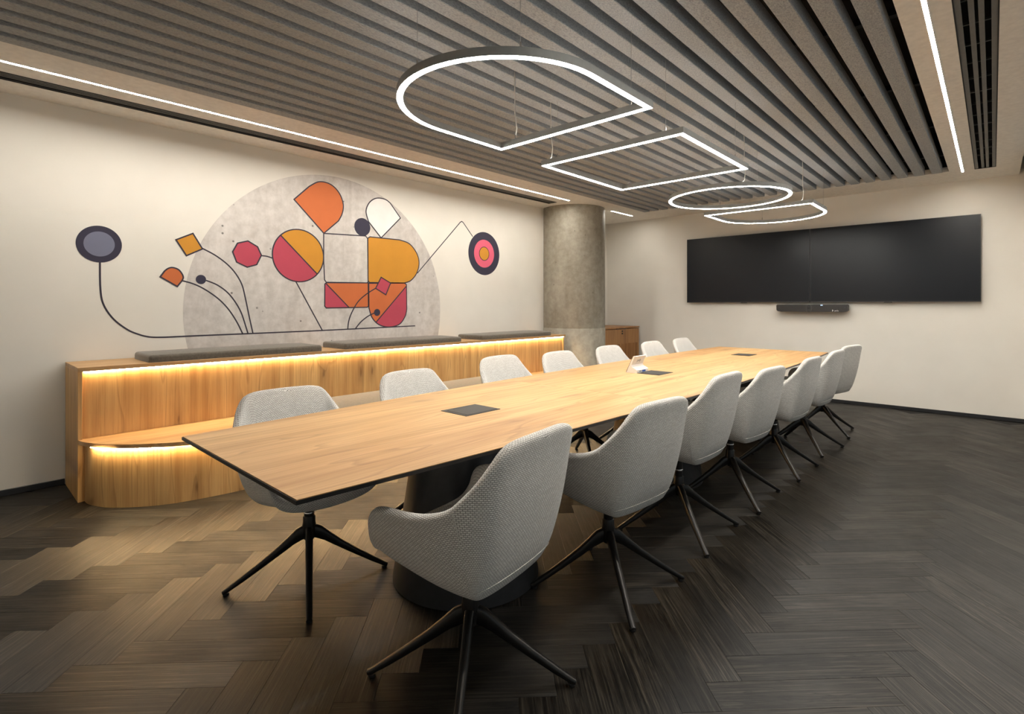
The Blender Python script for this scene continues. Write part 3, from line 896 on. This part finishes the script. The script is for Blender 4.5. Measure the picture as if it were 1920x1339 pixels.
RX = Euler((PI / 2, 0, 0)).to_matrix()
text_mesh('poly', .026, M['white_ink'], (-1.415, by - .0008, 1.150), RX, vb)
part(vb, 'logo_mark', prism(B(), [(-1.462, 1.139), (-1.456, 1.139), (-1.456, 1.149), (-1.446, 1.152), (-1.454, 1.158), (-1.462, 1.164)], by - .001, by + .001, 'xzy'), M['white_ink'])
for x in (-2.07, -1.33): part(vb, 'speaker_dot', tube(B(), [(x, by - .001, 1.19), (x, by + .002, 1.19)], .009, 14), M['drum'])

# ================================================================== TABLE
TH = .735
TY0, TY1 = .588, 6.12
def tleft(y):
    t = (y - TY0) / (TY1 - TY0); return -2.200 + t * -.150 - .36 * t * (1 - t)
def tright(y):
    t = (y - TY0) / (TY1 - TY0); return -1.272 + t * .032 + .36 * t * (1 - t)
table = thing('conference_table', 'long boat-shaped oak conference table with thin black edge', 'table', (-1.77, 3.36, 0))
def outline(y0, y1, inset=0.0, n=10):
    L = [(tleft(y0 + (y1 - y0) * i / n) + inset, y0 + (y1 - y0) * i / n) for i in range(n + 1)]
    R = [(tright(y0 + (y1 - y0) * i / n) - inset, y0 + (y1 - y0) * i / n) for i in range(n + 1)]
    return R + L[::-1]
seams = [TY0 + .0025, 2.467, 4.25, TY1 - .0025]
for a, b in zip(seams, seams[1:]):
    part(table, 'top_panel', prism(B(), outline(a + .0006, b - .0006, .0025), TH - .002, TH), M['table_wood'])
bm = B()
lv = [(0.0, TH - .0022), (0.0, TH - .013), (.11, TH - .036)]
rings = []
for ins, z in lv:
    o_ = outline(TY0 + ins * .9, TY1 - ins * .9, ins, 24)
    rings.append([bm.verts.new((x, y, z)) for x, y in o_])
k = len(rings[0])
for a, b in zip(rings, rings[1:]):
    for i in range(k): bm.faces.new((a[i], a[(i + 1) % k], b[(i + 1) % k], b[i]))
bm.faces.new(rings[0][::-1]); bm.faces.new(rings[-1])
part(table, 'edge_board', bm, M['metal_black'])
LEGY = (1.62, 3.42, 5.2)
for y in LEGY:
    x = -1.78
    lg = part(table, 'drum_leg', lathe(B(), [(.325, .001), (.33, .004), (.33, .012), (.225, .690), (.225, .700)], 64, x, y), M['drum'], auto=30)
part(table, 'spine_beam', box(B(), -1.86, -1.70, 1.3, 5.5, TH - .075, TH - .036), M['metal_black'])
for i, (x, y) in enumerate(((-1.771, 1.64), (-1.775, 3.43), (-1.785, 5.27))):
    f = part(table, 'cable_box', box(B(), x - .086, x + .086, y - .107, y + .107, TH - .001, TH + .0025, .001, 1), M['lid'])
    part(f, 'lid', box(B(), x - .060, x + .078, y - .092, y + .092, TH + .0025, TH + .004, .0006, 1), M['lid'])
    part(f, 'brush_slot', box(B(), x - .072, x - .063, y - .045, y + .045, TH + .0025, TH + .0034), M['black'])

# touch controller on the table
tc = thing('touch_controller', 'small white touch panel controller standing on the table, seen from behind', 'controller', (-1.9, 3.40, TH))
prof = [(-1.941, TH), (-1.885, .852), (-1.881, .855), (-1.874, .852), (-1.901, .790), (-1.896, .778), (-1.866, .764), (-1.858, .757), (-1.858, TH)]
body = part(tc, 'stand', prism(B(), prof, 3.315, 3.485, 'xzy'), M['plastic_white'])
a0, a1 = Vector((-1.941, TH)), Vector((-1.885, .852))
part(tc, 'screen_glass', prism(B(), [(-1.9435, TH + .004), (-1.8885, .851), (-1.8865, .850), (-1.9405, TH + .003)], 3.317, 3.483, 'xzy'), M['screen'])
st = part(tc, 'sticker', box(B(), -1.8582, -1.8572, 3.345, 3.455, TH + .003, TH + .020), M['white_ink'])
part(st, 'sticker_mark', box(B(), -1.8574, -1.8568, 3.395, 3.445, TH + .005, TH + .018), M['blue_ink'])
part(st, 'sticker_print', box(B(), -1.8574, -1.8568, 3.352, 3.385, TH + .008, TH + .014), M['grey_ink'])
ang = math.atan2(.852 - .790, -1.874 + 1.901)
nrm = Matrix(((0, math.cos(ang), math.sin(ang)), (1, 0, 0), (0, math.sin(ang), -math.cos(ang))))
text_mesh('poly', .030, M['grey_ink'], (-1.8875 + .0004, 3.405, .8215), nrm, tc)

# ================================================================== CHAIRS
# stations around the shell (half, mirrored): rim point, hem point, outward bulge
ST = [((-.293, 0, .840), (-.196, 0, .388), .010), ((-.291, .06, .8395), (-.195, .06, .388), .010),
      ((-.288, .12, .838), (-.192, .115, .388), .010), ((-.284, .17, .832), (-.186, .158, .388), .010),
      ((-.272, .206, .811), (-.181, .178, .389), .009), ((-.240, .235, .760), (-.176, .187, .390), .008),
      ((-.200, .256, .711), (-.171, .192, .392), .006), ((-.172, .268, .683), (-.168, .195, .393), .004),
      ((-.160, .272, .672), (-.166, .1965, .394), .003),            # seam between back and side
      ((-.146, .276, .660), (-.150, .200, .395), .005), ((-.110, .282, .641), (-.110, .208, .399), .010),
      ((-.05, .287, .624), (-.05, .217, .407), .012), ((.02, .287, .615), (.03, .222, .420), .012),
      ((.09, .282, .611), (.10, .226, .434), .012), ((.145, .275, .606), (.155, .228, .446), .010),
      ((.178, .267, .592), (.185, .227, .454), .007), ((.196, .259, .562), (.199, .224, .456), .005),
      ((.207, .247, .522), (.206, .216, .448), .004), ((.222, .226, .487), (.212, .198, .434), .004),
      ((.238, .190, .470), (.219, .165, .420), .004), ((.252, .11, .463), (.227, .095, .409), .004),
      ((.257, 0, .462), (.231, 0, .406), .004)]
def build_shell():
    bm = B(); uvl = bm.loops.layers.uv.new('UVMap')
    sts = [(Vector(a), Vector(b), c) for a, b, c in ST]
    mir = [(Vector((a.x, -a.y, a.z)), Vector((b.x, -b.y, b.z)), c) for a, b, c in sts[1:-1][::-1]]
    loop = sts + mir
    n = len(loop); nv = 9
    T = .036
    outer = []
    for a, b, bl in loop:
        row = []
        out2 = Vector((a.x + b.x, a.y + b.y, 0)); out2.normalize()
        for k in range(nv + 1):
            t = k / nv
            p = b.lerp(a, t) + out2 * bl * math.sin(PI * min(1, t * 1.15)) * 1.2
            if k == 0: p = b.lerp(Vector((0, 0, b.z)), .05)
            row.append(p)
        outer.append(row)
    # rim normal: inward direction in plan
    rows = []
    for i, (a, b, bl) in enumerate(loop):
        t_ = (loop[(i + 1) % n][0] - loop[i - 1][0]); t_.z *= .3; t_.normalize()
        up = (outer[i][nv] - outer[i][nv - 1]).normalized()
        inn = up.cross(t_).normalized()
        cen = Vector((0, 0, a.z))
        if inn.dot(cen - a) < 0: inn = -inn
        thick = T * (1.0 if a.z > .5 else .8)
        r = [p.copy() for p in outer[i]]
        top = r[-1]
        r[-1] = top - up * thick * .28
        r += [top + inn * thick * .14 - up * thick * .04, top + inn * thick * .5 + up * thick * .06, top + inn * thick * .86 - up * thick * .04, top + inn * thick - up * thick * .28]
        # inside face down to the seat
        zt = r[-1].z; zb = max(.435, b.z + .012)
        seat_p = b.lerp(Vector((0, 0, zb)), .10); seat_p.z = zb
        base_in = r[-1]
        for k in range(1, 6):
            t = k / 5
            q = base_in.lerp(seat_p + inn * thick * .8, t)
            r.append(q)
        # underside towards the hub
        under = [Vector((0.0, 0, .372)).lerp(b, f) + Vector((0, 0, -.010 * math.sin(PI * f))) for f in (.12, .45, .8)]
        rows.append(under + r)
    vv = [[bm.verts.new(p) for p in r] for r in rows]
    m = len(rows[0])
    # arc-length UVs in metres
    us = [0.0]
    for i in range(n): us.append(us[-1] + (loop[(i + 1) % n][0] * .5 + loop[(i + 1) % n][1] * .5 - loop[i][0] * .5 - loop[i][1] * .5).length)
    vl = []
    for r in rows:
        s = [0.0]
        for k in range(1, m): s.append(s[-1] + (r[k] - r[k - 1]).length)
        o = s[3]; vl.append([q - o for q in s])
    for i in range(n):
        j = (i + 1) % n
        for k in range(m - 1):
            f = bm.faces.new((vv[i][k], vv[j][k], vv[j][k + 1], vv[i][k + 1]))
            for l, (uu, w) in zip(f.loops, ((us[i], vl[i][k]), (us[i + 1], vl[j][k]), (us[i + 1], vl[j][k + 1]), (us[i], vl[i][k + 1]))):
                l[uvl].uv = (uu, w)
    bm.faces.new([vv[i][0] for i in range(n)][::-1])
    cr = bm.edges.layers.float.new('crease_edge')
    for i in range(n):
        e = bm.edges.get((vv[i][3], vv[(i + 1) % n][3])); e[cr] = .55      # hem
    for i in (8, n - 8):
        for k in range(3, 12): bm.edges.get((vv[i][k], vv[i][k + 1]))[cr] = .8   # seams
    lines = [[rows[i][k].copy() for k in range(4, 13)] for i in (8, n - 8)]
    lines.append([rows[i % n][3].lerp(rows[i % n][4], .75) for i in range(n - 6, n + 7)])
    return bm, lines, n
bm, seam_lines, nst = build_shell()
shell0 = obj('shell', bm, M['fabric'], None, True)
shell_me = shell0.data; bpy.data.objects.remove(shell0)

bm = B()
for ln in seam_lines: tube(bm, ln, .0010, 6)
for f in bm.faces: f.smooth = True
uvl = bm.loops.layers.uv.new('UVMap')
for f in bm.faces:
    for l in f.loops: l[uvl].uv = (l.vert.co.y * 3, l.vert.co.z * 3)
seam0 = obj('seam_piping', bm, M['fabric']); seam_me = seam0.data; bpy.data.objects.remove(seam0)
# seat cushion
bm = B(); uvl = bm.loops.layers.uv.new('UVMap')
pl = []
for a, b, c in [(Vector(a), Vector(b), c) for a, b, c in ST]: pl.append((b.x, b.y, a))
half_c = [(-.205, 0), (-.203, .09), (-.19, .155), (-.15, .185), (-.07, .198), (.05, .208), (.14, .212), (.19, .20), (.222, .155), (.238, .08), (.242, 0)]
pts = half_c + [(x, -y) for x, y in half_c[1:-1][::-1]]
ringz = [(.80, .446), (.95, .448), (.985, .458), (.965, .472), (.85, .480), (.4, .480), (.02, .478)]
rings = [[bm.verts.new((x * s + .01 * (1 - s), y * s, z)) for x, y in pts] for s, z in ringz]
for a, b in zip(rings, rings[1:]):
    for i in range(len(pts)): bm.faces.new((a[i], a[(i + 1) % len(pts)], b[(i + 1) % len(pts)], b[i]))
bm.faces.new(rings[0][::-1]); bm.faces.new(rings[-1])
for f in bm.faces:
    for l in f.loops: l[uvl].uv = (l.vert.co.x, l.vert.co.y)
cush0 = obj('seat_cushion', bm, M['fabric'], None, True); cush_me = cush0.data; bpy.data.objects.remove(cush0)

def keep(o, auto=None):
    if auto: shade_auto(o, auto)
    me = o.data; bpy.data.objects.remove(o); return me
piston_me = keep(obj('gas_column', lathe(B(), [(.0215, .255), (.0215, .345), (.03, .352), (.05, .366), (.05, .378)], 24), M['metal_black']), 40)
collar_me = keep(obj('chrome_collar', lathe(B(), [(.0222, .318), (.0235, .320), (.0235, .326), (.0222, .328)], 24), M['chrome']), 40)
hub_me = keep(obj('hub', lathe(B(), [(.020, .185), (.026, .195), (.029, .215), (.029, .250), (.0265, .262), (.0265, .285), (.024, .290)], 28), M['metal_black']), 40)
def leg_bm():
    bm = B()
    # (r, z centre, half width, half height)
    secs = [(.012, .222, .017, .030), (.040, .212, .0165, .028), (.075, .188, .0155, .021), (.13, .147, .0145, .0165), (.20, .099, .0135, .0135), (.27, .053, .0125, .0112), (.325, .019, .0115, .0090), (.339, .013, .0105, .0075)]
    prev = None
    for i, (r, z, hw, hh) in enumerate(secs):
        a = secs[max(i - 1, 0)]; b = secs[min(i + 1, len(secs) - 1)]
        d = Vector((b[0] - a[0], 0, b[1] - a[1])).normalized(); up = Vector((-d.z, 0, d.x))
        ring = []
        for k in range(12):
            t = 2 * PI * k / 12; c, s = math.cos(t), math.sin(t)
            e = .62
            ring.append(bm.verts.new(Vector((r, 0, z)) + Vector((0, 1, 0)) * hw * math.copysign(abs(c) ** e, c) + up * hh * math.copysign(abs(s) ** e, s)))
        if prev:
            for k in range(12): bm.faces.new((prev[k], prev[(k + 1) % 12], ring[(k + 1) % 12], ring[k]))
        else: bm.faces.new(ring[::-1])
        prev = ring
    bm.faces.new(prev)
    return bm
leg_me = keep(obj('leg', leg_bm(), M['metal_black']), 50)
glide_me = keep(obj('glide', lathe(B(), [(.011, 0), (.0125, .002), (.0125, .010)], 16, .326, 0), M['plastic_black']), 40)

def inst(name, me, parent, z=0.0, rz=0.0):
    o = bpy.data.objects.new(name, me); C.objects.link(o); o.parent = parent
    o.location = (0, 0, z); o.rotation_euler = (0, 0, rz)
    return o
def chair(x, y, face, base_ang, dz, label):
    t = thing('swivel_chair', label, 'chair', (x, y, 0), face, 'upholstered swivel chairs around the table')
    s = inst('shell', shell_me, t, dz)
    md = s.modifiers.new('subsurf', 'SUBSURF'); md.levels = 1; md.render_levels = 1
    inst('seam_piping', seam_me, s)
    c = inst('seat_cushion', cush_me, t, dz)
    inst('gas_column', piston_me, t, dz); inst('chrome_collar', collar_me, t, min(dz, 0.0))
    inst('hub', hub_me, t)
    for k in range(4):
        l = inst('leg', leg_me, t, 0, base_ang + k * PI / 2 - face)
        inst('glide', glide_me, l)
    return t
R_ = math.radians
ordn = ['nearest the viewer', 'second from the viewer', 'third from the viewer', 'fourth from the viewer', 'fifth from the viewer', 'sixth from the viewer', 'farthest from the viewer']
right = [(-1.248, 1.153, 8, 39, .005), (-1.236, 1.96, -5, 48, 0), (-1.263, 2.71, 0, 48, .03), (-1.249, 3.429, -4, 48, .001), (-1.215, 4.225, -2.5, 44, .005), (-1.208, 5.0, -3, 38, .005), (-1.223, 5.774, -12, 51, .004)]
left = [(-2.227, 1.089, -2, 64, -.02), (-2.30, 1.885, 3, 50, -.01), (-2.355, 2.715, 2, 40, .012), (-2.345, 3.38, 0, 47, 0), (-2.365, 4.165, 0, 44, 0), (-2.35, 4.96, 0, 52, 0), (-2.36, 5.69, 0, 45, 0)]
for (x, y, a, b, dz), s in zip(right, ordn):
    chair(x, y, PI + R_(a), R_(b), dz, 'light grey tweed swivel chair on the open-floor side of the table, ' + s)
for (x, y, a, b, dz), s in zip(left, ordn):
    chair(x, y, R_(a), R_(b), dz, 'light grey tweed swivel chair on the bench side of the table, ' + s)
